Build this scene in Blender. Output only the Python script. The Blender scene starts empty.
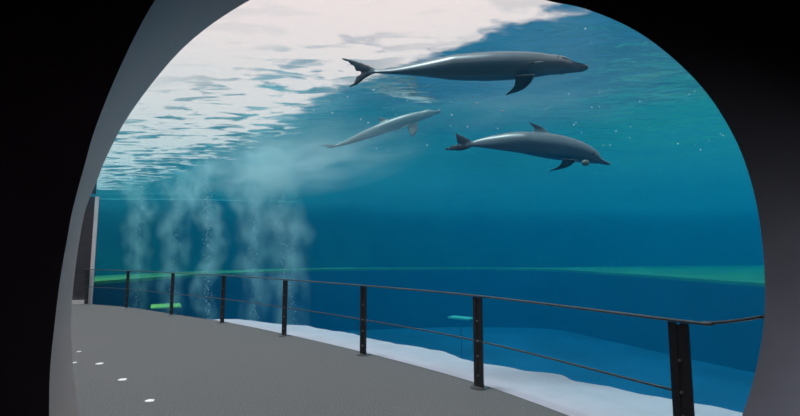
import bpy, bmesh, math, random
from mathutils import Vector, Matrix, noise
random.seed(7)
SC = bpy.context.scene
COL = SC.collection

# ------------------------------------------------------------------ camera
F_PX, TILT, EYE = 445.0, math.radians(5.77), 1.554
cam = bpy.data.cameras.new('camera'); camo = bpy.data.objects.new('camera', cam); COL.objects.link(camo)
cam.sensor_width = 36; cam.lens = 36*F_PX/800; cam.clip_start = .05; cam.clip_end = 500
camo.location = (0, 0, EYE); camo.rotation_euler = (math.pi/2+TILT, 0, 0)
SC.camera = camo

# ------------------------------------------------------------------ daylight
w = bpy.data.worlds.new('sky'); SC.world = w; w.use_nodes = True
bg = w.node_tree.nodes['Background']; bg.inputs[0].default_value = (1.0, .73, .70, 1); bg.inputs[1].default_value = 1.16
sun = bpy.data.lights.new('sun', 'SUN'); so = bpy.data.objects.new('sun', sun); COL.objects.link(so)
sun.energy = 3.2; sun.angle = math.radians(12); sun.color = (.93, .98, .96)
sd = Vector((-.25, -.10, 1.0)).normalized()           # direction to the sun
so.rotation_euler = sd.to_track_quat('Z', 'Y').to_euler(); so.location = (0, 5, 12)
# added unseen fill light, low at right, brightening the lower right wall
al = bpy.data.lights.new('added_wall_fill', 'AREA'); ao = bpy.data.objects.new('added_wall_fill', al); COL.objects.link(ao)
al.energy = 33; al.size = .4; al.spread = math.radians(95); al.color = (.92, .96, 1); ao.location = (3.4, .5, .5)
ao.rotation_euler = (Vector((3.4, .5, .5))-Vector((2.3, 2.2, .3))).to_track_quat('Z', 'Y').to_euler()

al2 = bpy.data.lights.new('added_ceiling_fill', 'AREA'); ao2 = bpy.data.objects.new('added_ceiling_fill', al2); COL.objects.link(ao2)  # added unseen reddish fill that lifts the blacks of the passage
al2.energy = 10; al2.size = 1.5; al2.color = (1, .5, .62); ao2.location = (-1.5, -1.5, 3.3)
vs = SC.view_settings; vs.view_transform = 'Standard'; vs.look = 'None'; vs.gamma = 1; vs.use_curve_mapping = False
vs.exposure = 0.0
cy = SC.cycles
cy.transparent_max_bounces = 24; cy.volume_bounces = 2; cy.max_bounces = 8; cy.use_denoising = True
cy.volume_max_steps = 256

# ------------------------------------------------------------------ helpers
def ray(px, py):
    c, s = math.cos(TILT), math.sin(TILT)
    a, b = (px-400)/F_PX, -(py-208)/F_PX
    return Vector((a, c-b*s, s+b*c))
def at(px, py, dep):
    d = ray(px, py); return Vector((0, 0, EYE))+d*(dep/d.y)
def onz(px, py, z):
    d = ray(px, py); return Vector((0, 0, EYE))+d*((z-EYE)/d.z)

def link(name, me, mat=None, parent=None, smooth=False):
    o = bpy.data.objects.new(name, me); COL.objects.link(o)
    if mat: me.materials.append(mat)
    if parent: o.parent = parent
    if smooth:
        for p in me.polygons: p.use_smooth = True
    return o
def fromdata(name, vs_, fs, mat=None, parent=None, smooth=False):
    me = bpy.data.meshes.new(name); me.from_pydata([tuple(v) for v in vs_], [], fs); me.update()
    bm = bmesh.new(); bm.from_mesh(me); bmesh.ops.recalc_face_normals(bm, faces=bm.faces); bm.to_mesh(me); bm.free()
    return link(name, me, mat, parent, smooth)
def obj(name, bm, mat=None, parent=None, smooth=False):
    me = bpy.data.meshes.new(name); bm.to_mesh(me); bm.free()
    return link(name, me, mat, parent, smooth)
def tag(o, label, cat, group=None, kind=None):
    o['label'] = label; o['category'] = cat
    if group: o['group'] = group
    if kind: o['kind'] = kind
    return o
def struct(o, label=None):
    o['kind'] = 'structure'
    if label: o['label'] = label
    return o
def empty(name, loc):
    o = bpy.data.objects.new(name, None); o.location = loc; COL.objects.link(o); o.empty_display_size = .2
    return o
def box(bm, c, s, rz=0, M=None):
    m = Matrix.Translation(c) @ Matrix.Rotation(rz, 4, 'Z') @ Matrix.Diagonal((s[0], s[1], s[2], 1))
    if M: m = M @ m
    return bmesh.ops.create_cube(bm, size=1, matrix=m)
def frames(pts):
    out = []
    for i, p in enumerate(pts):
        a = pts[max(0, i-1)]; b = pts[min(len(pts)-1, i+1)]
        out.append((b-a).normalized())
    return out
def bar_mesh(pts, hw, hh, n=4, sq=True):
    """bar of rounded section swept along pts, width 2hw (side), height 2hh (z)"""
    V, Fc = [], []
    T = frames(pts); n = 12
    for p, t in zip(pts, T):
        side = Vector((t.y, -t.x, 0)).normalized(); up = side.cross(t).normalized()
        for k in range(n):
            a = 2*math.pi*k/n
            cx, sx = math.cos(a), math.sin(a)
            e = .6
            V.append(p+side*hw*math.copysign(abs(cx)**e, cx)+up*hh*math.copysign(abs(sx)**e, sx))
    m = len(pts)
    for i in range(m-1):
        for k in range(n):
            Fc.append((i*n+k, i*n+(k+1) % n, (i+1)*n+(k+1) % n, (i+1)*n+k))
    Fc.append(tuple(range(n))); Fc.append(tuple(range((m-1)*n, m*n)))
    return V, Fc
def catmull(P, n=8):
    out = []
    Q = [P[0]*2-P[1]]+list(P)+[P[-1]*2-P[-2]]
    for i in range(1, len(Q)-2):
        for j in range(n):
            t = j/n
            p0, p1, p2, p3 = Q[i-1], Q[i], Q[i+1], Q[i+2]
            out.append(.5*((2*p1)+(p2-p0)*t+(2*p0-5*p1+4*p2-p3)*t*t+(3*p1-p0-3*p2+p3)*t**3))
    out.append(P[-1]*1.0)
    return out

# ------------------------------------------------------------------ materials
def mat(name, base=(.5, .5, .5), rough=.6, metal=0, spec=.4):
    m = bpy.data.materials.new(name); m.use_nodes = True
    b = m.node_tree.nodes['Principled BSDF']
    b.inputs['Base Color'].default_value = (*base, 1); b.inputs['Roughness'].default_value = rough
    b.inputs['Metallic'].default_value = metal; b.inputs['Specular IOR Level'].default_value = spec
    return m
class N:
    """tiny node helper"""
    def __init__(s, m): s.t = m.node_tree; s.n = s.t.nodes; s.l = s.t.links
    def add(s, typ, **kw):
        x = s.n.new(typ)
        for k, v in kw.items():
            if k.startswith('i_'):
                key = k[2:]; key = int(key) if key.isdigit() else key.replace('_', ' ')
                sock = x.inputs[key]
                if hasattr(v, 'is_linked') or isinstance(v, bpy.types.NodeSocket): s.l.new(v, sock)
                else: sock.default_value = v
            else: setattr(x, k, v)
        return x
    def math(s, op, a, b=None, c=None, clamp=False):
        x = s.n.new('ShaderNodeMath'); x.operation = op; x.use_clamp = clamp
        for i, v in enumerate((a, b, c)):
            if v is None: continue
            if isinstance(v, bpy.types.NodeSocket): s.l.new(v, x.inputs[i])
            else: x.inputs[i].default_value = v
        return x.outputs[0]
def speckle(m, base, amp, scale, detail=4, bump=0, coord='Object', stretch=(1, 1, 1)):
    h = N(m); b = h.n['Principled BSDF']
    tc = h.add('ShaderNodeTexCoord'); mp = h.add('ShaderNodeMapping'); mp.inputs['Scale'].default_value = stretch
    h.l.new(tc.outputs[coord], mp.inputs[0])
    nz = h.add('ShaderNodeTexNoise'); nz.inputs['Scale'].default_value = scale; nz.inputs['Detail'].default_value = detail
    h.l.new(mp.outputs[0], nz.inputs['Vector'])
    cr = h.add('ShaderNodeValToRGB'); e = cr.color_ramp.elements
    e[0].position = .3; e[1].position = .7
    e[0].color = (*[max(0, c*(1-amp)) for c in base], 1); e[1].color = (*[c*(1+amp) for c in base], 1)
    h.l.new(nz.outputs[0], cr.inputs[0]); h.l.new(cr.outputs[0], b.inputs['Base Color'])
    if bump:
        bp = h.add('ShaderNodeBump'); bp.inputs['Strength'].default_value = bump; bp.inputs['Distance'].default_value = .01
        h.l.new(nz.outputs[0], bp.inputs['Height']); h.l.new(bp.outputs[0], b.inputs['Normal'])
    return m
M_floor = speckle(mat('walkway_covering', rough=.95, spec=.1), (.112, .112, .119), .28, 60, 6, .5)
M_wall = speckle(mat('dark_plaster', rough=.85, spec=.15), (.048, .048, .060), .12, 3, 5, .1)
M_black = mat('black_paint', (.010, .006, .008), .9, spec=.1)
M_reveal = speckle(mat('grey_reveal_paint', rough=.55, spec=.3), (.46, .425, .40), .06, 1.2, 3, 0, stretch=(1, 1, .15))
M_trim = speckle(mat('white_trim_paint', rough=.5), (.8, .78, .8), .04, 5)
M_endwall = speckle(mat('end_wall_plaster', rough=.8), (.06, .06, .075), .1, 4)
M_steel = speckle(mat('dark_painted_steel', rough=.42, spec=.5), (.012, .012, .017), .2, 30)
M_rail = mat('brushed_dark_steel', (.06, .075, .09), .35, .3)
M_bolt = mat('bare_steel', (.30, .29, .28), .35, .9)
M_shelf = speckle(mat('pale_rendered_shelf', rough=.8), (.46, .42, .50), .06, 2.5, 5, .15)
M_poolwall = speckle(mat('dark_pool_wall', rough=.9), (.02, .085, .055), .35, .5, 5)
M_poolfloor = speckle(mat('pool_floor', rough=.9), (.012, .095, .19), .4, .25, 4)
M_pitwall = speckle(mat('pit_wall', rough=.9), (.015, .05, .085), .25, .4, 4)
M_apron = speckle(mat('green_apron', rough=.9), (.06, .22, .05), .35, .5, 4)  # green with random mottling
M_weed = mat('yellow_green_panel', (.25, .55, .10), .7)

# clear acrylic
M_acr = bpy.data.materials.new('clear_acrylic'); M_acr.use_nodes = True
h = N(M_acr); h.n.clear()
o_ = h.add('ShaderNodeOutputMaterial'); tr = h.add('ShaderNodeBsdfTransparent'); tr.inputs[0].default_value = (.99, .99, .99, 1)
h.l.new(tr.outputs[0], o_.inputs[0])

# sea water
M_water = bpy.data.materials.new('sea_water'); M_water.use_nodes = True
h = N(M_water); h.n.clear()
o_ = h.add('ShaderNodeOutputMaterial'); tr = h.add('ShaderNodeBsdfTransparent')
ab = h.add('ShaderNodeVolumeAbsorption'); ab.inputs['Color'].default_value = (0.0, .68, .80, 1); ab.inputs['Density'].default_value = .115
sc_ = h.add('ShaderNodeVolumeScatter'); sc_.inputs['Color'].default_value = (.0, .355, .75, 1); sc_.inputs['Density'].default_value = .030
sc_.inputs['Anisotropy'].default_value = .2
ad = h.add('ShaderNodeAddShader'); h.l.new(ab.outputs[0], ad.inputs[0]); h.l.new(sc_.outputs[0], ad.inputs[1])
h.l.new(tr.outputs[0], o_.inputs[0]); h.l.new(ad.outputs[0], o_.inputs[1])

# water surface seen from below: clear inside the window of refraction, mirror outside it
M_surf = bpy.data.materials.new('rippled_water_surface'); M_surf.use_nodes = True
h = N(M_surf); h.n.clear()
o_ = h.add('ShaderNodeOutputMaterial')
geo = h.add('ShaderNodeNewGeometry')
tc = h.add('ShaderNodeTexCoord')
mp = h.add('ShaderNodeMapping'); mp.inputs['Rotation'].default_value = (0, 0, .35); mp.inputs['Scale'].default_value = (.7, 1.3, 1)
h.l.new(tc.outputs['Object'], mp.inputs[0])
n1 = h.add('ShaderNodeTexNoise'); n1.inputs['Scale'].default_value = 2.6; n1.inputs['Detail'].default_value = 3; n1.inputs['Roughness'].default_value = .5; n1.inputs['Distortion'].default_value = .3
h.l.new(mp.outputs[0], n1.inputs['Vector'])
n2 = h.add('ShaderNodeTexNoise'); n2.inputs['Scale'].default_value = .45; n2.inputs['Detail'].default_value = 2
h.l.new(mp.outputs[0], n2.inputs['Vector'])
dp = h.n.new('ShaderNodeVectorMath'); dp.operation = 'DOT_PRODUCT'
h.l.new(geo.outputs['Incoming'], dp.inputs[0]); dp.inputs[1].default_value = (.322, .375, -.868)   # refraction axis
# patches of ripples alternate with calm water
sxs = h.add('ShaderNodeSeparateXYZ'); h.l.new(tc.outputs['Object'], sxs.inputs[0])
ruf = h.math('MULTIPLY', h.math('SUBTRACT', -1.2, sxs.outputs[0]), .05)     # the water is ruffled towards the far left end
ruf = h.math('MINIMUM', h.math('MAXIMUM', ruf, 0), .09)
amp = h.math('ADD', h.math('MULTIPLY', n2.outputs[0], .17), ruf)
tilt = h.math('MULTIPLY', h.math('SUBTRACT', n1.outputs[0], .42), amp)
mp4 = h.add('ShaderNodeMapping'); mp4.inputs['Rotation'].default_value = (0, 0, .2); mp4.inputs['Scale'].default_value = (.55, 1.5, 1)
h.l.new(tc.outputs['Object'], mp4.inputs[0])
n4 = h.add('ShaderNodeTexNoise'); n4.inputs['Scale'].default_value = 2.2; n4.inputs['Detail'].default_value = 4; n4.inputs['Distortion'].default_value = .4
h.l.new(mp4.outputs[0], n4.inputs['Vector'])
crest = h.math('MULTIPLY', h.math('SUBTRACT', .475, n4.outputs[0]), 12.0, clamp=True)
calm = h.add('ShaderNodeMapRange'); h.l.new(dp.outputs['Value'], calm.inputs[0]); calm.inputs[1].default_value = .13; calm.inputs[2].default_value = .05
calm.inputs[3].default_value = .10; calm.inputs[4].default_value = .95
side_ = h.math('MULTIPLY_ADD', h.math('MULTIPLY', sxs.outputs[0], -1), .45, .25, clamp=True)      # calmer towards the near right end
side_ = h.math('MAXIMUM', side_, .2)
crest = h.math('MULTIPLY', h.math('MULTIPLY', crest, calm.outputs[0]), side_)
val = h.math('ADD', dp.outputs['Value'], h.math('ADD', tilt, h.math('MULTIPLY', ruf, .28)))
mr = h.add('ShaderNodeMapRange'); mr.interpolation_type = 'SMOOTHSTEP'
h.l.new(val, mr.inputs[0]); mr.inputs[1].default_value = -.006; mr.inputs[2].default_value = .030; mr.inputs[3].default_value = 1; mr.inputs[4].default_value = 0
bp = h.add('ShaderNodeBump'); bp.inputs['Strength'].default_value = .35; bp.inputs['Distance'].default_value = .12
h.l.new(n1.outputs[0], bp.inputs['Height'])
tr = h.add('ShaderNodeBsdfTransparent')
gl = h.add('ShaderNodeBsdfGlossy'); gl.inputs['Roughness'].default_value = .12; gl.inputs['Color'].default_value = (.97, .97, .97, 1)
h.l.new(bp.outputs[0], gl.inputs['Normal'])
mx = h.add('ShaderNodeMixShader'); h.l.new(h.math('MAXIMUM', mr.outputs[0], crest), mx.inputs[0]); h.l.new(tr.outputs[0], mx.inputs[1]); h.l.new(gl.outputs[0], mx.inputs[2])
h.l.new(mx.outputs[0], o_.inputs[0])

# ------------------------------------------------------------------ railing line, glass line
BASE = [(83, 304.5), (126, 308), (171, 315), (222, 323), (284, 336), (363, 355), (479, 388), (687, 468)]
PST = [onz(x, y, 0) for x, y in BASE]
PST[0] = Vector((-9.55, 13.75, 0))
LEVEL = 4.75
line = catmull([Vector((-12.6, 16.0, 0)), Vector((-11.2, 15.0, 0))]+PST+[Vector((2.75, 2.55, 0))], 6)
def offset(u):
    T = frames(line)
    return [p+Vector((t.y, -t.x, 0)).normalized()*(-u) for p, t in zip(line, T)]
# outward = towards the pool (+x,+y side)
T0 = frames(line)[10]; 
SGN = 1 if Vector((T0.y, -T0.x, 0)).dot(Vector((1, 1, 0))) > 0 else -1
def off(u):
    T = frames(line)
    return [p+Vector((t.y, -t.x, 0)).normalized()*u*SGN for p, t in zip(line, T)]
INNER = [Vector((2.75, 1.0, 0)), Vector((-6.5, 1.0, 0)), Vector((-9.5, 5.0, 0)), Vector((-14.5, 10.5, 0))]
prof = [(-.6, .13), (2.1, .13), (2.6, .03), (2.95, -.22), (3.2, -.6), (3.37, -1.1), (3.45, -1.7)]
def cavity(shrink, name, mat_=None):
    V, Fc = [], []
    for z, u in prof:
        ring = off(u-shrink)+INNER
        V += [Vector((p.x, p.y, z-(shrink if z > 3 else 0))) for p in ring]
    n = len(line)+len(INNER)
    for i in range(len(prof)-1):
        for k in range(n):
            Fc.append((i*n+k, i*n+(k+1) % n, (i+1)*n+(k+1) % n, (i+1)*n+k))
    Fc.append(tuple(range(n))); Fc.append(tuple(range((len(prof)-1)*n, len(prof)*n)))
    return V, Fc, n

# ------------------------------------------------------------------ the sea water (box minus the dry walkway tunnel)
V, Fc, n = cavity(0, 'cut')
cut = fromdata('cutter', V, Fc)
bm = bmesh.new(); box(bm, (4, 21.5, (LEVEL-4.2)/2), (64, 38, LEVEL+4.2))
wat = obj('sea_water', bm, M_water)
md = wat.modifiers.new('cut', 'BOOLEAN'); md.object = cut; md.operation = 'DIFFERENCE'; md.solver = 'EXACT'
dg = bpy.context.evaluated_depsgraph_get()
me = bpy.data.meshes.new_from_object(wat.evaluated_get(dg))
wat.modifiers.clear(); wat.data = me
bpy.data.objects.remove(cut)
tag(wat, 'clear blue sea water filling the pool beyond the railing', 'water', kind='stuff')

# rippled surface, a hair above the top of the water body
bm = bmesh.new()
nx, ny = 150, 130
gv = []
for j in range(ny+1):
    for i in range(nx+1):
        x = -28+i*64/nx; y = 2.5+j*38/ny
        z = LEVEL+.06+.03*noise.noise(Vector((x*.5, y*.7, 0)))+.015*noise.noise(Vector((x*1.4, y*1.7, 3)))
        gv.append(bm.verts.new((x, y, z)))
for j in range(ny):
    for i in range(nx):
        a = j*(nx+1)+i; bm.faces.new((gv[a], gv[a+1], gv[a+nx+2], gv[a+nx+1]))
surf = obj('water_surface', bm, M_surf, smooth=True)
tag(surf, 'rippled water surface above the pool, bright on its left half', 'water surface', kind='stuff')

# acrylic tunnel shell (clear), only the pool side and the vault
V, Fc, n = cavity(.02, 'glass'); m_ = len(line)
keep = [f for f in Fc if len(f) == 4 and all((v % n) < m_ for v in f)]
keep.append(Fc[-1])
gl_ = fromdata('window_1', V, keep, M_acr, smooth=False); struct(gl_, 'clear acrylic wall curving over the walkway')

# ------------------------------------------------------------------ floor and walls
fl = off(.13); ring = [Vector((p.x, p.y, 0)) for p in fl]+[Vector((2.9, -3, 0)), Vector((-14.5, -3, 0)), Vector((-14.5, 10.5, 0))]
V = ring+[Vector((p.x, p.y, -.35)) for p in ring]; n = len(ring)
struct(fromdata('floor', V, [tuple(range(n)), tuple(range(2*n-1, n-1, -1))]+[(k, (k+1) % n, n+(k+1) % n, n+k) for k in range(n)], M_floor),
       'grey textured walkway floor')

FR = [(49, 416), (50, 371), (54, 330), (60, 280), (67, 240), (73, 208), (86, 160), (93, 135), (104, 105), (118, 72), (135, 36), (155, 0), (185, -42), (230, -70), (290, -82), (360, -74),
      (430, -46), (490, -18), (545, 0), (575, 6), (600, 14), (627, 26), (650, 40), (675, 60), (700, 85), (720, 112), (738, 145), (750, 178), (758, 212), (763, 250),
      (765, 290), (764, 320), (760, 350), (752, 385), (742, 416), (726, 460), (700, 510), (670, 553)]
FR += [(400, 556), (100, 553), (72, 520), (56, 470)]
FY, BY = 2.2, 2.9
BK = [(79, 416), (73.5, 371), (71, 325), (74, 280), (79.5, 240), (86, 208), (98, 178), (106, 158), (124, 123), (150, 86), (180, 51), (212, 24), (250, 0), (290, -20), (340, -40), (400, -52),
      (460, -52), (520, -34)]
# a smooth ring of points through FR and BK projected on the two faces of the wall
front = [at(x, y, FY) for x, y in FR]
back = []
for i, p in enumerate(front):
    x, y = FR[i]
    if i < len(BK): back.append(at(*BK[i], BY))
    elif i <= 37:
        t = min(1, (i-len(BK)+1)/5)
        c = Vector((p.x+.30*t+.25*(1-t)+.02, BY, p.z+.25*(1-t)+.12*(1 if p.z > 1.2 else .3)))
        q = at(x, y, BY+.35)   # outside the line of sight of the front edge
        c = Vector((max(c.x, q.x+.05*t), BY, (max(c.z, q.z+.04) if y < 300 else p.z)))
        back.append(c)
    elif i == 38: back.append(Vector((.1, BY, -.3)))
    else: back.append(Vector((at(*BK[0], BY).x+.12*(40-i if i == 39 else .2), BY, -.3 if i == 39 else (-.0 if i == 40 else .25))))
back[39] = Vector((-1.9, BY, -.3)); back[40] = at(103, 490, BY); back[41] = at(88, 450, BY)
front = catmull(front+[front[0]], 4)[:-1]; back = catmull(back+[back[0]], 4)[:-1]
nf = len(front)
X0, X1, Z0, Z1 = -12, 9, -.6, 5.4
def plate(pts, y, name, material):
    bm = bmesh.new()
    a = [bm.verts.new((p.x, y, p.z)) for p in pts]
    c = [bm.verts.new((x, y, z)) for x, z in ((X0, Z0), (X0, Z1), (X1, Z1), (X1, Z0))]
    es = [bm.edges.new((a[i], a[(i+1) % len(a)])) for i in range(len(a))]+[bm.edges.new((c[i], c[(i+1) % 4])) for i in range(4)]
    bmesh.ops.triangle_fill(bm, edges=es, use_beauty=True)
    # drop the disc inside the hole, if filled
    return bm, a, c
bm, a1, c1 = plate(front, FY, '', None)
bm2, a2, c2 = plate(back, BY, '', None)
me1 = bpy.data.meshes.new('t'); bm2.to_mesh(me1); off_n = len(bm.verts); bm.from_mesh(me1); bm.verts.ensure_lookup_table()
na = len(a1)
# outer faces only; the round reveal is its own part
for i in range(4):
    bm.faces.new((bm.verts[na+i], bm.verts[na+(i+1) % 4], bm.verts[off_n+na+(i+1) % 4], bm.verts[off_n+na+i]))
bmesh.ops.recalc_face_normals(bm, faces=bm.faces)
wall = struct(obj('wall_front', bm, M_wall), 'dark wall with a large round opening'); bm2.free()
V = []; Fc = []
for k in range(5):
    t = k/4
    for i in range(nf):
        p = front[i].lerp(back[i], t)
        V.append(p)
for k in range(4):
    for i in range(nf):
        Fc.append((k*nf+i, k*nf+(i+1) % nf, (k+1)*nf+(i+1) % nf, (k+1)*nf+i))
rev = fromdata('trim_1', V, Fc, M_reveal, smooth=True); struct(rev, 'smooth grey rounded reveal of the opening')

# dark viewing passage round the camera
def slab(name, c, s, material, label=None):
    bm = bmesh.new(); box(bm, c, s); return struct(obj(name, bm, material), label)
slab('ceiling', (-1.5, -1.0, 3.6), (21, 6.4, .3), M_black)
slab('wall_left', (-4.2, -1, 1.5), (.2, 6.4, 4), M_black)
slab('wall_right', (5.2, -1, 1.5), (.2, 6.4, 4), M_wall)
slab('wall_back', (0, -4.1, 1.5), (11, .2, 4), M_black)
bm = bmesh.new(); box(bm, (3.9, -.5, -.05), (2.4, 5.4, .1)); obj_f = struct(obj('floor_passage', bm, M_floor))
# walkway: inner wall and end wall
bm = bmesh.new()
a, b = Vector((-6.0, 2.9, 0)), Vector((-12.6, 12.2, 0)); d = (b-a); 
box(bm, ((a+b)/2)+Vector((0, 0, 1.6)), (d.length, .2, 3.2), math.atan2(d.y, d.x))
struct(obj('wall_inner', bm, M_endwall), 'inner wall of the walkway')
e0 = at(91.5, 303, 13.95); e0.z = 0
e1 = Vector((-14.2, 13.2, 0)); d = e1-e0
# end wall: a thin upright wall closing the walkway, seen edge on its white edge trim
bm = bmesh.new(); H = at(92, 197, 13.95).z
box(bm, (e0+e1)/2+Vector((0, 0, H/2)), (d.length, .16, H), math.atan2(d.y, d.x))
struct(obj('wall_end', bm, M_endwall), 'grey wall closing the far end of the walkway')
nrm = Vector((d.y, -d.x, 0)).normalized(); nrm = nrm if nrm.y < 0 else -nrm
bm = bmesh.new(); box(bm, e0+Vector((.03, -.11, H/2)), (.10, .05, H), math.atan2(d.y, d.x))
struct(obj('trim_2', bm, M_trim), 'white upright edge trim of the end wall')
bm = bmesh.new(); box(bm, (e0+e1)/2+nrm*.11+Vector((0, 0, .06)), (d.length-.3, .05, .12), math.atan2(d.y, d.x))
struct(obj('baseboard_end', bm, M_trim), 'white baseboard along the end wall')
bm = bmesh.new(); box(bm, (e0.x+.06, e0.y-.32, H+.28), (.10, .05, .46))
struct(obj('trim_3', bm, M_steel), 'dark bracket at the top of the end wall')

# ------------------------------------------------------------------ pool shell under water
# pale shelf along the glass; its wavy lip imitates refraction and caustics
wline = off(.145); V = []; Fc = []; kk = 0
rows = []
SH = [(222, 318.5), (240, 319), (262, 321.5), (284, 324), (305, 325), (330, 330), (346, 332), (363, 336), (395, 343), (420, 347), (445, 351), (462, 358), (478, 362.5),
      (500, 365), (535, 371), (560, 374), (580, 381), (610, 386), (640, 393), (665, 397), (700, 403), (745, 412), (790, 424), (840, 440)]
inn = catmull([onz(222, 324.5, 0)+Vector((.02, .02, 0)), onz(284, 336, 0)+Vector((.12, .12, 0)), onz(363, 355, 0)+Vector((.12, .14, 0)), onz(479, 388, 0)+Vector((.13, .11, 0)), PST[7]+Vector((.16, .11, 0)), Vector((2.92, 2.62, 0))], 14)
outp = catmull([onz(x, y, -.05) for x, y in SH], 5)
def resamp(P, n):
    L = [0]
    for i in range(1, len(P)): L.append(L[-1]+(P[i]-P[i-1]).length)
    out = []; j = 0
    for k in range(n):
        s = L[-1]*k/(n-1)
        while j < len(P)-2 and L[j+1] < s: j += 1
        t = (s-L[j])/max(1e-9, L[j+1]-L[j]); out.append(P[j].lerp(P[j+1], min(1, max(0, t))))
    return out
nS = 120
outp = resamp(outp, nS)
inn_d = [q for q in resamp([p for p in off(.14)], 900)]
inr = []
for q in outp:
    inr.append(min(inn_d, key=lambda r: (Vector((r.x, r.y))-Vector((q.x, q.y))).length))
for i in range(nS):
    q = outp[i]; r = inr[i]; jz = .012*noise.noise(q*3)
    o2 = q+(q-Vector((r.x, r.y, q.z))).normalized()*.06*noise.noise(q*4)
    V += [Vector((r.x, r.y, -.035)), r.lerp(o2, .5).xy.to_3d()+Vector((0, 0, -.045+jz)), Vector((o2.x, o2.y, -.06)), Vector((o2.x+.02, o2.y+.02, -.13)), Vector((o2.x-.05, o2.y-.05, -.34)), Vector((r.x, r.y, -.34))]
for i in range(nS-1):
    for k in range(6):
        Fc.append((i*6+k, i*6+(k+1) % 6, (i+1)*6+(k+1) % 6, (i+1)*6+k))
Fc += [tuple(range(6)), tuple(range((nS-1)*6, nS*6))]
struct(fromdata('trim_4', V, Fc, M_shelf), 'pale shelf under water along the walkway, its lip shaped wavy to imitate refraction')

# curtain wall of the pool below the walkway
a = off(.16); V = [Vector((p.x, p.y, -.06)) for p in a]+[Vector((p.x, p.y, -3.2)) for p in a]; n = len(a)
V += [v+Vector((-.25, -.25, 0)) for v in V]
Fc = [(k, k+1, n+k+1, n+k) for k in range(n-1)]+[(2*n+k, 2*n+k+1, 3*n+k+1, 3*n+k) for k in range(n-1)]+[(k, k+1, 2*n+k+1, 2*n+k) for k in range(n-1)]
struct(fromdata('wall_pool_near', V, Fc, M_pitwall))
slab('floor_pool', (4, 22, -2.75), (62, 41, .3), M_poolfloor, 'deep blue pool floor')
# far wall: nearer on the left, bending away to the right
FW = [Vector((-27.5, 17, 0)), Vector((-20, 24.5, 0)), Vector((-12, 25.5, 0)), Vector((-3, 27.5, 0)), Vector((8, 31, 0)), Vector((20, 32, 0)), Vector((31, 24, 0)), Vector((35, 14, 0)), Vector((35.5, 4, 0))]
FW = catmull(FW, 6)
V = []; 
for z in (-2.9, LEVEL+.4):
    V += [Vector((p.x, p.y, z)) for p in FW]
n = len(FW); V += [Vector((p.x*1.02, p.y+.5, p.z)) for p in V]
Fc = [(k, k+1, n+k+1, n+k) for k in range(n-1)]+[(2*n+k, 2*n+k+1, 3*n+k+1, 3*n+k) for k in range(n-1)]+[(n+k, n+k+1, 3*n+k+1, 3*n+k) for k in range(n-1)]
struct(fromdata('wall_far', V, Fc, M_poolwall, smooth=False), 'dark far wall of the pool')
# pale waterline coping on the far wall
cp = [Vector((p.x*.998, p.y-.12, LEVEL-.14)) for p in FW[4:17]]
V, Fc = bar_mesh(cp, .05, .02)
struct(fromdata('trim_5', V, Fc, mat('pale_green_coping', (.35, .75, .6), .6)), 'pale green waterline coping on the far wall')
# sloping green apron below the far wall
FE = [at(20, 289, 14.5), at(95, 281.5, 16.5), at(150, 277.5, 18.5), at(210, 274, 20.5), at(270, 271, 22.5), at(330, 268.8, 24), at(440, 268, 25.5), at(545, 269, 25), at(600, 272, 22), at(650, 275.2, 19.5), at(700, 279, 17.5), at(765, 283.5, 15.5), at(860, 291, 13)]
FE = resamp(catmull(FE, 5), n)
def wall_at(px):      # far wall point behind an apron point
    best = None
    for p in FW:
        q = abs(p.x*px.y-px.x*p.y)/p.length
        if p.y > 3 and (best is None or q < best[0]): best = (q, p)
    return best[1]
V = []
for i, p in enumerate(FE):
    wv = resamp(FW, 400); 
    b_ = min(wv, key=lambda r: abs(math.atan2(r.x, r.y)-math.atan2(p.x, p.y)))
    pj = 400+F_PX*p.x/p.y
    ky = [(0, 280), (95, 276), (210, 270.5), (330, 267.6), (440, 267.4), (545, 267.6), (600, 266.5), (765, 265), (900, 264)]
    for (xa, ya), (xb, yb) in zip(ky, ky[1:]):
        if xa <= pj <= xb: yy = ya+(yb-ya)*(pj-xa)/(xb-xa)
    zt = at(pj, yy, b_.y).z
    V += [Vector((b_.x, b_.y, zt)), p, Vector((p.x, p.y, p.z-.12)), Vector((p.x*.995, p.y*.995+.15, -2.8)), Vector((b_.x, b_.y, -2.8))]
Fa = []; Fb = []
for i in range(n-1):
    Fa.append((i*5, i*5+1, (i+1)*5+1, (i+1)*5)); Fa.append((i*5+1, i*5+2, (i+1)*5+2, (i+1)*5+1)); Fb.append((i*5+2, i*5+3, (i+1)*5+3, (i+1)*5+2))
struct(fromdata('trim_6', V, Fa, M_apron), 'green apron under the far wall')
struct(fromdata('wall_pit', V, Fb, M_pitwall), 'dark drop below the green apron')

# small yellow-green underwater platforms, each on a slim dark leg
M_leg = mat('blue_grey_leg', (.02, .09, .16), .8)
M_teal = mat('pale_teal_panel', (.06, .42, .38), .7)
def platform(px, py, dep, wx, wy, rz, label, mt=None):
    c = at(px, py, dep)
    root = empty('underwater_platform', (c.x, c.y, -2.6)); root.rotation_euler.z = rz
    tag(root, label, 'platform')
    bm = bmesh.new(); box(bm, (0, 0, c.z+2.6), (wx, wy, .06)); bmesh.ops.bevel(bm, geom=bm.edges[:], offset=.015, segments=2, affect='EDGES')
    obj('platform_top', bm, mt or M_weed, root)
    bm = bmesh.new(); bmesh.ops.create_cone(bm, segments=12, radius1=.014, radius2=.010, depth=c.z+2.57, cap_ends=True, matrix=Matrix.Translation((0, 0, (c.z+2.57)/2)))
    obj('leg', bm, M_leg, root)
platform(166, 306, 17, 1.0, 1.3, .5, 'yellow-green platform under water behind the third railing post from the left')
platform(461, 318, 15, .45, .8, .9, 'small teal platform under water left of the second tallest railing post', M_teal)

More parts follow.
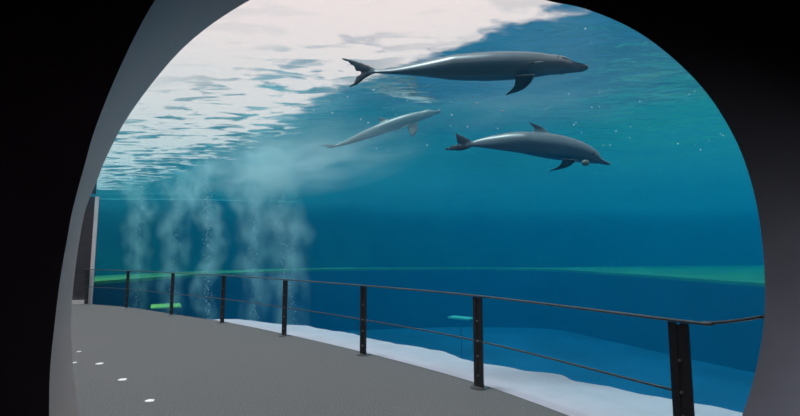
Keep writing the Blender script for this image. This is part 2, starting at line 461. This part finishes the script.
# ------------------------------------------------------------------ railing
RH = 1.05
rail = empty('railing', (PST[5].x, PST[5].y, 0))
tag(rail, 'dark steel railing curving along the pool edge of the walkway', 'railing')
rinv = Vector(rail.location)
def rel(V): return [v-rinv for v in V]
Tl = frames([p for p in PST])
Tl[7] = (Vector((2.65, 2.85, 0))-PST[6]).normalized()
for i, p in enumerate(PST):
    t = Tl[i]; rz = math.atan2(t.y, t.x)
    M = Matrix.Translation(p-rinv) @ Matrix.Rotation(rz, 4, 'Z')
    bm = bmesh.new()
    for s in (-1, 1):
        r = box(bm, (s*.042, 0, (RH-.02)/2+.005), (.058, .016, RH-.02), M=M)
    box(bm, (0, .0, (RH-.02)/2+.005), (.03, .006, RH-.05), M=M)
    post = obj('post', bm, M_steel, rail)
    bm = bmesh.new(); bmesh.ops.create_cone(bm, segments=24, radius1=.10, radius2=.095, depth=.014, cap_ends=True, matrix=M @ Matrix.Translation((0, 0, .008)))
    obj('base_plate', bm, M_bolt, post)
    for z in (.14, .36, .53, .76):
        for s in (-1, 1):
            bm = bmesh.new()
            bmesh.ops.create_cone(bm, segments=10, radius1=.013, radius2=.010, depth=.012, cap_ends=True, matrix=M @ Matrix.Translation((0, s*.013, z)) @ Matrix.Rotation(math.pi/2, 4, 'X'))
            obj('bolt', bm, M_bolt, post)
P = [Vector((p.x, p.y, RH)) for p in PST]
endp = [at(704, 322.6, 3.30), at(722, 322.2, 3.2), at(742, 320, 3.08), at(765, 316.5, 2.92)]
V, Fc = bar_mesh(catmull([P[0]+(P[0]-P[1])*.25]+P+endp, 8), .026, .011)
fromdata('top_rail', rel(V), Fc, M_rail, rail, smooth=True)
nin = [Vector((t.y, -t.x, 0)).normalized()*SGN*0 for t in Tl]
P = [Vector((p.x, p.y, .53)) for p in PST]
V, Fc = bar_mesh(catmull([P[0]+(P[0]-P[1])*.25]+P, 8), .009, .009)
fromdata('middle_rail', rel(V), Fc, M_rail, rail, smooth=True)

# ------------------------------------------------------------------ white flecks on the floor
FLK = [(149.5, 400.5, 'nearest the viewer'), (122.5, 379.5, 'second nearest the viewer'), (99.5, 363.5, 'third from the viewer'), (79, 351.5, 'far one close to the grey reveal'), (74.5, 362.5, 'faint one touching the grey reveal')]
M_fleck = mat('white_fleck', (.75, .75, .76), .7)  # plain white for the small flecks
for i, (x, y, where) in enumerate(FLK):
    c = onz(x, y, .004); r = .048 if i < 3 else .03
    bm = bmesh.new()
    vv = []
    for k in range(14):
        a = 2*math.pi*k/14; rr = r*(.75+.4*random.random())
        vv.append(bm.verts.new((rr*math.cos(a)*1.1, rr*math.sin(a), 0)))
    f = bm.faces.new(vv); ex = bmesh.ops.extrude_face_region(bm, geom=[f])
    for v in ex['geom']:
        if isinstance(v, bmesh.types.BMVert): v.co.z += .006; v.co.x *= .9; v.co.y *= .9
    bmesh.ops.recalc_face_normals(bm, faces=bm.faces)
    o = obj('floor_fleck', bm, M_fleck); o.location = (c.x, c.y, 0.001)
    tag(o, 'small white fleck on the grey walkway floor, '+where, 'floor marker', group='white flecks in a line on the floor')

# ------------------------------------------------------------------ dolphins
PROFILE = [(0, .009), (.012, .0125), (.04, .0155), (.065, .019), (.085, .032), (.11, .046), (.15, .060), (.20, .072), (.27, .083), (.35, .090), (.43, .092), (.52, .087), (.62, .080),
           (.71, .068), (.79, .054), (.86, .041), (.92, .029), (.965, .019), (1.0, .012)]
def prof_r(t):
    for i in range(len(PROFILE)-1):
        a, b = PROFILE[i], PROFILE[i+1]
        if t <= b[0]:
            k = (t-a[0])/(b[0]-a[0]); return a[1]+(b[1]-a[1])*k
    return PROFILE[-1][1]
def dolphin_mat(name, up, c_top, c_belly, split):
    m = mat(name, c_top, .34, spec=.55); h = N(m); b = h.n['Principled BSDF']
    tc = h.add('ShaderNodeTexCoord'); d = h.n.new('ShaderNodeVectorMath'); d.operation = 'DOT_PRODUCT'
    h.l.new(tc.outputs['Object'], d.inputs[0]); d.inputs[1].default_value = up
    nz = h.add('ShaderNodeTexNoise'); nz.inputs['Scale'].default_value = 2.2; nz.inputs['Detail'].default_value = 4
    h.l.new(tc.outputs['Object'], nz.inputs['Vector'])
    v = h.math('MULTIPLY_ADD', nz.outputs[0], .12, d.outputs['Value'])
    mr = h.add('ShaderNodeMapRange'); h.l.new(v, mr.inputs[0]); mr.inputs[1].default_value = split-.10+.06; mr.inputs[2].default_value = split+.10+.06
    cr = h.add('ShaderNodeMixRGB'); h.l.new(mr.outputs[0], cr.inputs[0]); cr.inputs[1].default_value = (*c_belly, 1); cr.inputs[2].default_value = (*c_top, 1)
    h.l.new(cr.outputs[0], b.inputs['Base Color'])
    return m
def fin(V, Fc, lead, trail, th):
    """aerofoil fin between a leading and a trailing edge (3D points, root to tip)"""
    L = resamp(catmull(lead, 6), 14); Tr = resamp(catmull(trail, 6), 14)
    ns = 10
    for i in range(14):
        a, b = L[i], Tr[i]
        j = min(12, max(1, i))
        span = (L[min(13, i+1)]-L[max(0, i-1)]+Tr[min(13, i+1)]-Tr[max(0, i-1)])
        ch = b-a
        if ch.length < 1e-4: ch = Tr[j]-L[j]
        nrm = ch.cross(span)
        if i > 0 and nrm.length < 1e-6: nrm = last
        nrm.normalize()
        if i > 0 and nrm.dot(last) < 0: nrm = -nrm
        last = nrm
        k_t = th*(1-.55*i/13)
        for s in range(ns):
            a_ = 2*math.pi*s/ns
            u = .5-.5*math.cos(a_)
            hgt = math.sin(a_)*(1-.55*u)
            V.append(a.lerp(b, u)+nrm*hgt*max(.009, k_t))
    o = len(V)-14*ns
    for i in range(13):
        for s in range(ns):
            Fc.append((o+i*ns+s, o+i*ns+(s+1) % ns, o+(i+1)*ns+(s+1) % ns, o+(i+1)*ns+s))
    Fc.append(tuple(o+s for s in range(ns))); Fc.append(tuple(o+13*ns+s for s in range(ns)))
def dolphin(spine, girth, up, fins, material, label, eye=None, name='dolphin', vox=.014, fin_dark=True):
    """spine: nose-to-tail control points in 3D; up: dorsal direction"""
    Pp = resamp(catmull(spine, 10), 60); L = sum((Pp[i+1]-Pp[i]).length for i in range(59))
    mid = Pp[26].copy()
    V, Fc = [], []; Tn = frames(Pp); ns = 20
    for i, (p, t) in enumerate(zip(Pp, Tn)):
        s = i/59; r = prof_r(s)*L*(1+(girth-1)*min(1, max(0, (s-.06)/.1)) if s < .16 else girth)
        side = t.cross(up).normalized(); u = side.cross(t).normalized()
        flat = 1 if s < .6 else 1-.45*min(1, (s-.6)/.3)        # the tail stock is taller than wide
        tall = 1 if s < .6 else 1+.25*min(1, (s-.6)/.3)
        if s < .075: flat, tall = 1.25, .8                      # flattened beak
        sag = -.006*L if s < .085 else 0                         # beak sits low under the melon
        for k in range(ns):
            a = 2*math.pi*k/ns
            V.append(p+side*math.cos(a)*r*flat+u*(math.sin(a)*r*tall+sag))
    for i in range(59):
        for k in range(ns): Fc.append((i*ns+k, i*ns+(k+1) % ns, (i+1)*ns+(k+1) % ns, (i+1)*ns+k))
    Fc.append(tuple(range(ns))); Fc.append(tuple(range(59*ns, 60*ns)))
    for lead, trail, th in fins: fin(V, Fc, lead, trail, th)
    root = empty(name, mid)
    body = fromdata('body', [v-mid for v in V], Fc, None, root)
    md = body.modifiers.new('fuse', 'REMESH'); md.mode = 'VOXEL'; md.voxel_size = vox
    m2 = body.modifiers.new('soft', 'SMOOTH'); m2.factor = .6; m2.iterations = 4
    dg = bpy.context.evaluated_depsgraph_get()
    me = bpy.data.meshes.new_from_object(body.evaluated_get(dg)); body.modifiers.clear(); body.data = me
    me.materials.clear(); me.materials.append(material)
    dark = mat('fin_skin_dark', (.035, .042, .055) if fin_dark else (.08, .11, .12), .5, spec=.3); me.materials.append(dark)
    for p in me.polygons:
        p.use_smooth = True
        c = p.center+mid; j = min(range(60), key=lambda q: (Pp[q]-c).length_squared)
        if (Pp[j]-c).length > prof_r(j/59)*L*girth*1.28+.012 and j > 14: p.material_index = 1
    tag(root, label, 'dolphin', group='dolphins swimming in the pool')
    # eye, just behind the corner of the mouth on the side towards the viewer
    i = 8; t = Tn[i]; side = t.cross(up).normalized()
    if side.dot(Vector((0, 0, EYE))-Pp[i]) < 0: side = -side
    u = up-t*up.dot(t); u.normalize()
    r = prof_r(i/59)*L*girth
    for sg in (1, -1):
        bm = bmesh.new(); bmesh.ops.create_uvsphere(bm, u_segments=12, v_segments=8, radius=.016)
        e = obj('eye', bm, mat('dolphin_eye', (.01, .01, .01), .2), root, smooth=True)
        e.location = Pp[i]-mid+side*sg*r*.96-u*r*.25
    # mouth line on both sides of the beak
    for sg in (1, -1):
        pts = []
        for j in range(1, 8):
            s = j/59; rr = prof_r(s)*L*(girth if s > .12 else 1+(girth-1)*max(0, (s-.06)/.1))
            sdj = Tn[j].cross(up).normalized()
            if sdj.dot(side) < 0: sdj = -sdj
            fl = 1.25 if s < .075 else 1
            pts.append(Pp[j]-mid+sdj*sg*rr*fl*.93-u*(.0065*L+rr*.25))
        Vm, Fm = bar_mesh(pts, .006, .004); fromdata('mouth', Vm, Fm, mat('mouth_line', (.02, .02, .025), .6), root)
    return root, Pp, mid, L

# 1: the large one just under the surface, rolled with its back turned away
def D1(x, y, dd=0): return at(x, y, 5.6+(480-x)/150*.35+dd)
sp = [D1(588, 67), D1(576, 67), D1(560, 65), D1(535, 65), D1(505, 66), D1(475, 67), D1(445, 68), D1(415, 69.5), D1(390, 71.2), D1(372, 72)]
up1 = Vector((-.15, .80, .60)).normalized()
fins = [
 ([D1(380, 70.5), D1(366, 64), D1(352, 59.5), D1(338.5, 57.2)], [D1(366, 73), D1(356.5, 72), D1(350, 64.5), D1(339, 57.8)], .022),
 ([D1(380, 71.5), D1(368, 77), D1(358, 84.5), D1(347, 88.5)], [D1(366, 72.5), D1(357.5, 74.5), D1(354, 81), D1(347, 88.2)], .022),
 ([D1(537, 74, -.14), D1(529, 85.5, -.05), D1(520, 91.5, .04), D1(505, 95.9, .12)], [D1(514, 75, -.14), D1(513.5, 85, -.04), D1(509, 90.5, .04), D1(504.5, 95.2, .12)], .028),
 ([D1(545, 62, -.20), D1(538, 62, -.34), D1(530, 63, -.44)], [D1(532, 63.5, -.20), D1(530, 63.8, -.34), D1(527, 63.8, -.44)], .022),
 ([D1(500, 57, .2), D1(488, 54, .38), D1(472, 51.5, .45)], [D1(470, 58, .2), D1(474, 55, .38), D1(470, 52, .45)], .02)]
m1 = dolphin_mat('dolphin_skin_grey', up1, (.072, .115, .15), (.16, .175, .19), -.30)
dolphin(sp, .72, up1, fins, m1, 'large grey dolphin just below the bright surface, highest of the three', name='dolphin')

# 2: the one farther off behind, paled by haze
def D2(x, y, dd=0): return at(x, y, 9.6+dd)
sp = [D2(441, 111), D2(432, 112.6), D2(422, 115.5), D2(407, 120), D2(392, 125), D2(376, 131), D2(360, 137), D2(346, 142.5), D2(334, 146)]
up2 = Vector((-.2, .35, .9)).normalized()
fins = [
 ([D2(340, 144.5), D2(330, 144, .2), D2(318, 145, .36)], [D2(333, 147, .1), D2(326, 147, .25), D2(318, 145.8, .36)], .02),
 ([D2(340, 145), D2(331, 147, -.2), D2(322, 148, -.36)], [D2(333, 147), D2(328, 148, -.2), D2(322, 148.6, -.36)], .02),
 ([D2(418, 121), D2(418, 130, -.1), D2(413, 137.5, -.15)], [D2(406, 123.5), D2(408, 131, -.1), D2(411.5, 137, -.15)], .03),
 ([D2(410, 124, -.2), D2(402, 128, -.35), D2(392, 133, -.45)], [D2(401, 127.5, -.2), D2(398, 130.5, -.35), D2(391, 133.4, -.45)], .022),
 ([D2(392, 121), D2(384, 117.8), D2(379, 117)], [D2(378, 127), D2(379, 121), D2(378.5, 117.6)], .022)]
m2_ = dolphin_mat('dolphin_skin_hazed', up2, (.13, .18, .20), (.20, .25, .27), -.3)  # skin colour lightened to stand in for haze over distance
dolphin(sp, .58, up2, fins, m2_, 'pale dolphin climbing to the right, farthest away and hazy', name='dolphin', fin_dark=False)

# 3: the right one, back arched, diving slightly
def D3(x, y, dd=0): return at(x, y, 7.2+(530-x)/100*.25+dd)
sp = [D3(610.5, 163.5), D3(602, 161), D3(592, 156.5), D3(577, 151.5), D3(558, 147.5), D3(538, 144.6), D3(518, 142.2), D3(498, 142.2), D3(482, 143), D3(468, 144.6)]
up3 = Vector((-.05, .30, .95)).normalized()
fins = [
 ([D3(475, 142.5), D3(465, 136.5), D3(455, 132.3)], [D3(464, 147), D3(456.5, 142.5), D3(454.3, 133)], .02),
 ([D3(475, 146), D3(462, 151), D3(443.5, 150.2)], [D3(464, 143.5), D3(453, 144.5), D3(443.5, 149.2)], .02),
 ([D3(578, 160, -.15), D3(568, 167.5, -.08), D3(548, 172, .05)], [D3(562, 158, -.15), D3(559, 164.8, -.08), D3(548, 171.2, .05)], .028),
 ([D3(576, 158, .3), D3(570, 164, .5), D3(560, 167, .6)], [D3(566, 158, .3), D3(562, 162, .5), D3(558, 166, .6)], .03),
 ([D3(553, 136), D3(542, 126.5), D3(527.5, 121.3)], [D3(530, 137), D3(532, 127.5), D3(527.5, 122.2)], .025)]
m3 = dolphin_mat('dolphin_skin_dark', up3, (.072, .115, .15), (.15, .165, .18), -.32)
root, Pp, mid, L = dolphin(sp, .97, up3, fins, m3, 'dark dolphin with swept dorsal fin and open beak pointing down to the right', name='dolphin')
bm = bmesh.new(); bmesh.ops.create_uvsphere(bm, u_segments=16, v_segments=10, radius=1, matrix=Matrix.Diagonal((.065, .04, .05, 1)))
o = obj('jaw_patch', bm, mat('pale_patch', (.15, .18, .165), .6), root, smooth=True); o.location = D3(585.5, 162.8, -.17)-mid  # small pale lens set at the corner of the jaw
o['label'] = 'pale patch at the corner of the jaw'

# ------------------------------------------------------------------ bubble plumes
def plume_mat(name, H, r0, r1, dens, seed):
    m = bpy.data.materials.new(name); m.use_nodes = True; h = N(m); h.n.clear()
    o_ = h.add('ShaderNodeOutputMaterial'); tc = h.add('ShaderNodeTexCoord')
    sx = h.add('ShaderNodeSeparateXYZ'); h.l.new(tc.outputs['Object'], sx.inputs[0])
    zt = h.math('DIVIDE', sx.outputs[2], H, clamp=True)
    # the column sways
    nz = h.add('ShaderNodeTexNoise'); nz.noise_dimensions = '1D'; nz.inputs['Scale'].default_value = .55; nz.inputs['Detail'].default_value = 2
    h.l.new(h.math('ADD', sx.outputs[2], seed*7.3), nz.inputs['W'])
    sway = h.math('MULTIPLY', h.math('SUBTRACT', nz.outputs[0], .5), h.math('MULTIPLY', zt, 2.0))
    xx = h.math('ADD', sx.outputs[0], sway)
    rad = h.math('SQRT', h.math('ADD', h.math('MULTIPLY', xx, xx), h.math('MULTIPLY', sx.outputs[1], sx.outputs[1])))
    R_ = h.math('MULTIPLY_ADD', zt, r1-r0, r0)
    q = h.math('SUBTRACT', 1, h.math('DIVIDE', rad, R_), clamp=True)
    n3 = h.add('ShaderNodeTexNoise'); n3.inputs['Scale'].default_value = 2.6; n3.inputs['Detail'].default_value = 3
    mp = h.add('ShaderNodeMapping'); mp.inputs['Location'].default_value = (seed, seed*2, 0); mp.inputs['Scale'].default_value = (1, 1, .6)
    h.l.new(tc.outputs['Object'], mp.inputs[0]); h.l.new(mp.outputs[0], n3.inputs['Vector'])
    pn = h.math('MULTIPLY', h.math('SUBTRACT', n3.outputs[0], .40, clamp=True), 6)
    fade = h.math('MULTIPLY_ADD', h.math('MINIMUM', h.math('MULTIPLY', zt, 2.2), 1), .60, .16)
    d = h.math('MULTIPLY', h.math('MULTIPLY', h.math('MULTIPLY', q, pn), fade), dens)
    vs_ = h.add('ShaderNodeVolumeScatter'); vs_.inputs['Color'].default_value = (.70, .97, 1, 1); vs_.inputs['Anisotropy'].default_value = 0
    h.l.new(d, vs_.inputs['Density']); va_ = h.add('ShaderNodeVolumeAbsorption'); va_.inputs['Color'].default_value = vs_.inputs['Color'].default_value; h.l.new(vs_.inputs['Density'].links[0].from_socket, va_.inputs['Density']); ad_ = h.add('ShaderNodeAddShader'); h.l.new(vs_.outputs[0], ad_.inputs[0]); h.l.new(va_.outputs[0], ad_.inputs[1]); h.l.new(ad_.outputs[0], o_.inputs[1])
    return m
M_bub = mat('air_bubbles', (.8, .9, .95), .15, spec=.8)
def tube(H, r0, r1):
    V, Fc = [], []
    nz_, ns = 8, 20
    for i in range(nz_+1):
        z = H*i/nz_; r = (r0+(r1-r0)*i/nz_)*1.05+.35*i/nz_
        for k in range(ns):
            a = 2*math.pi*k/ns; V.append(Vector((r*math.cos(a), r*math.sin(a), z)))
    for i in range(nz_):
        for k in range(ns): Fc.append((i*ns+k, i*ns+(k+1) % ns, (i+1)*ns+(k+1) % ns, (i+1)*ns+k))
    Fc += [tuple(range(ns)), tuple(range(nz_*ns, (nz_+1)*ns))]
    return V, Fc
PL = [(136, 17.2, .34, .72, 1.3, 0, 'leftmost faint bubble plume rising from the pool floor'),
      (172, 15.8, .34, .72, 1.4, 0, 'second faint bubble plume from the left'),
      (213, 14.4, .30, .62, 2.4, -.4, 'narrow bright bubble plume with visible bubbles, third from the left'),
      (259, 13.2, .36, .75, 1.7, -.3, 'hazy bubble plume fourth from the left'),
      (308, 12.0, .38, .85, 1.9, -1.1, 'rightmost and broadest bubble plume leaning left')]
for i, (px, dep, r0, r1, dens, lean, lab) in enumerate(PL):
    b = at(px, 300, dep); H = LEVEL-.12+2.55
    root = empty('bubble_plume', (b.x, b.y, -2.55)); tag(root, lab, 'bubbles', group='bubble plumes')
    root.rotation_euler = (0, math.atan2(lean, H), 0)
    V, Fc = tube(H*.985, r0, r1)
    fromdata('haze', V, Fc, plume_mat('bubble_haze', H, r0, r1, dens, i+1.0), root)
    V, Fc = [], []
    for k in range(160 if i != 2 else 340):
        z = H*random.random()**.8*.95; rr = (r0+(r1-r0)*z/H)*.35*random.random(); a = random.random()*6.28
        c = Vector((rr*math.cos(a), rr*math.sin(a), z)); s = .008+.012*random.random()
        o = len(V)
        V += [c+Vector(q)*s for q in ((1, 0, 0), (-1, 0, 0), (0, 1, 0), (0, -1, 0), (0, 0, 1), (0, 0, -1))]
        Fc += [tuple(o+j for j in f) for f in ((0, 2, 4), (2, 1, 4), (1, 3, 4), (3, 0, 4), (2, 0, 5), (1, 2, 5), (3, 1, 5), (0, 3, 5))]
    bb = fromdata('bubbles', V, Fc, M_bub, root); bb['kind'] = 'stuff'

# drifting haze where the plumes reach the surface
m = bpy.data.materials.new('bubble_cloud'); m.use_nodes = True; h = N(m); h.n.clear()
o_ = h.add('ShaderNodeOutputMaterial'); tc = h.add('ShaderNodeTexCoord')
ln = h.n.new('ShaderNodeVectorMath'); ln.operation = 'LENGTH'; h.l.new(tc.outputs['Object'], ln.inputs[0])
q = h.math('SUBTRACT', 1, ln.outputs['Value'], clamp=True)
n3 = h.add('ShaderNodeTexNoise'); n3.inputs['Scale'].default_value = 3.2; n3.inputs['Detail'].default_value = 4; h.l.new(tc.outputs['Object'], n3.inputs['Vector'])
pn = h.math('MULTIPLY', h.math('SUBTRACT', n3.outputs[0], .38, clamp=True), 5)
vs_ = h.add('ShaderNodeVolumeScatter'); vs_.inputs['Color'].default_value = (.80, .97, 1, 1); vs_.inputs['Anisotropy'].default_value = 0
h.l.new(h.math('MULTIPLY', h.math('MULTIPLY', q, pn), .52), vs_.inputs['Density']); va_ = h.add('ShaderNodeVolumeAbsorption'); va_.inputs['Color'].default_value = vs_.inputs['Color'].default_value; h.l.new(vs_.inputs['Density'].links[0].from_socket, va_.inputs['Density']); ad_ = h.add('ShaderNodeAddShader'); h.l.new(vs_.outputs[0], ad_.inputs[0]); h.l.new(va_.outputs[0], ad_.inputs[1]); h.l.new(ad_.outputs[0], o_.inputs[1])
bm = bmesh.new(); bmesh.ops.create_icosphere(bm, subdivisions=3, radius=1)
cl = obj('bubble_cloud', bm, m); cl.location = (-2.9, 11.4, 3.85); cl.scale = (4.8, 2.0, .88); cl.rotation_euler.z = -.75
tag(cl, 'whitish cloud of fine bubbles spreading under the surface above the plumes', 'bubbles', kind='stuff')

# pale haze added near the large dolphin, standing in for reflected light
m2c = m.copy(); m2c.name = 'lightening_haze'
for nd in m2c.node_tree.nodes:
    if nd.type == 'MATH' and nd.operation == 'MULTIPLY' and abs(nd.inputs[1].default_value-.52) < 1e-5: nd.inputs[1].default_value = .17
bm = bmesh.new(); bmesh.ops.create_icosphere(bm, subdivisions=3, radius=1)
cl = obj('added_pale_haze', bm, m2c); cl.location = (2.2, 6.9, 4.15); cl.scale = (3.2, 2.2, .56); cl.rotation_euler.z = -.3
tag(cl, 'thin pale haze added under the surface above the large dolphin, imitating reflected light', 'bubbles', kind='stuff')

# fine haze added under the surface; its streaks stand in for light streaks
m = bpy.data.materials.new('surface_haze'); m.use_nodes = True; h = N(m); h.n.clear()
o_ = h.add('ShaderNodeOutputMaterial'); tc = h.add('ShaderNodeTexCoord'); sx = h.add('ShaderNodeSeparateXYZ'); h.l.new(tc.outputs['Object'], sx.inputs[0])
up_ = h.math('DIVIDE', sx.outputs[2], 2.0, clamp=True)
mp = h.add('ShaderNodeMapping'); mp.inputs['Rotation'].default_value = (0, 0, -.5); mp.inputs['Scale'].default_value = (.10, .45, .5); h.l.new(tc.outputs['Object'], mp.inputs[0])
n3 = h.add('ShaderNodeTexNoise'); n3.inputs['Scale'].default_value = 1.6; n3.inputs['Detail'].default_value = 2; h.l.new(mp.outputs[0], n3.inputs['Vector'])
pn = h.math('MULTIPLY', h.math('SUBTRACT', n3.outputs[0], .30, clamp=True), 5)
vs_ = h.add('ShaderNodeVolumeScatter'); vs_.inputs['Color'].default_value = (.12, .74, .84, 1); vs_.inputs['Anisotropy'].default_value = .2
h.l.new(h.math('MULTIPLY', h.math('MULTIPLY', h.math('MULTIPLY', up_, up_), pn), .048), vs_.inputs['Density']); va_ = h.add('ShaderNodeVolumeAbsorption'); va_.inputs['Color'].default_value = vs_.inputs['Color'].default_value; h.l.new(vs_.inputs['Density'].links[0].from_socket, va_.inputs['Density']); ad_ = h.add('ShaderNodeAddShader'); h.l.new(vs_.outputs[0], ad_.inputs[0]); h.l.new(va_.outputs[0], ad_.inputs[1]); h.l.new(ad_.outputs[0], o_.inputs[1])
bm = bmesh.new(); box(bm, (0, 0, 1.0), (56, 34, 2.0))
cl = obj('surface_haze', bm, m); cl.location = (4, 21.6, LEVEL-2.02)
tag(cl, 'thin haze just under the water surface, its streaks imitating streaks of light', 'haze', kind='stuff')

# drifting specks in the water near the surface
V, Fc = [], []
for k in range(170):
    px = random.uniform(300, 740); py = random.uniform(5, 150); dp_ = random.uniform(5.6, 10)
    c = at(px, py, dp_)
    if c.z > LEVEL-.1: continue
    s = random.choice((.006, .008, .012, .018)); o = len(V)
    V += [c+Vector(q)*s for q in ((1, 0, 0), (-1, 0, 0), (0, 1, 0), (0, -1, 0), (0, 0, 1), (0, 0, -1))]
    Fc += [tuple(o+j for j in f) for f in ((0, 2, 4), (2, 1, 4), (1, 3, 4), (3, 0, 4), (2, 0, 5), (1, 2, 5), (3, 1, 5), (0, 3, 5))]
tag(fromdata('water_specks', V, Fc, M_bub), 'pale specks drifting in the water around the large dolphin', 'specks', kind='stuff')
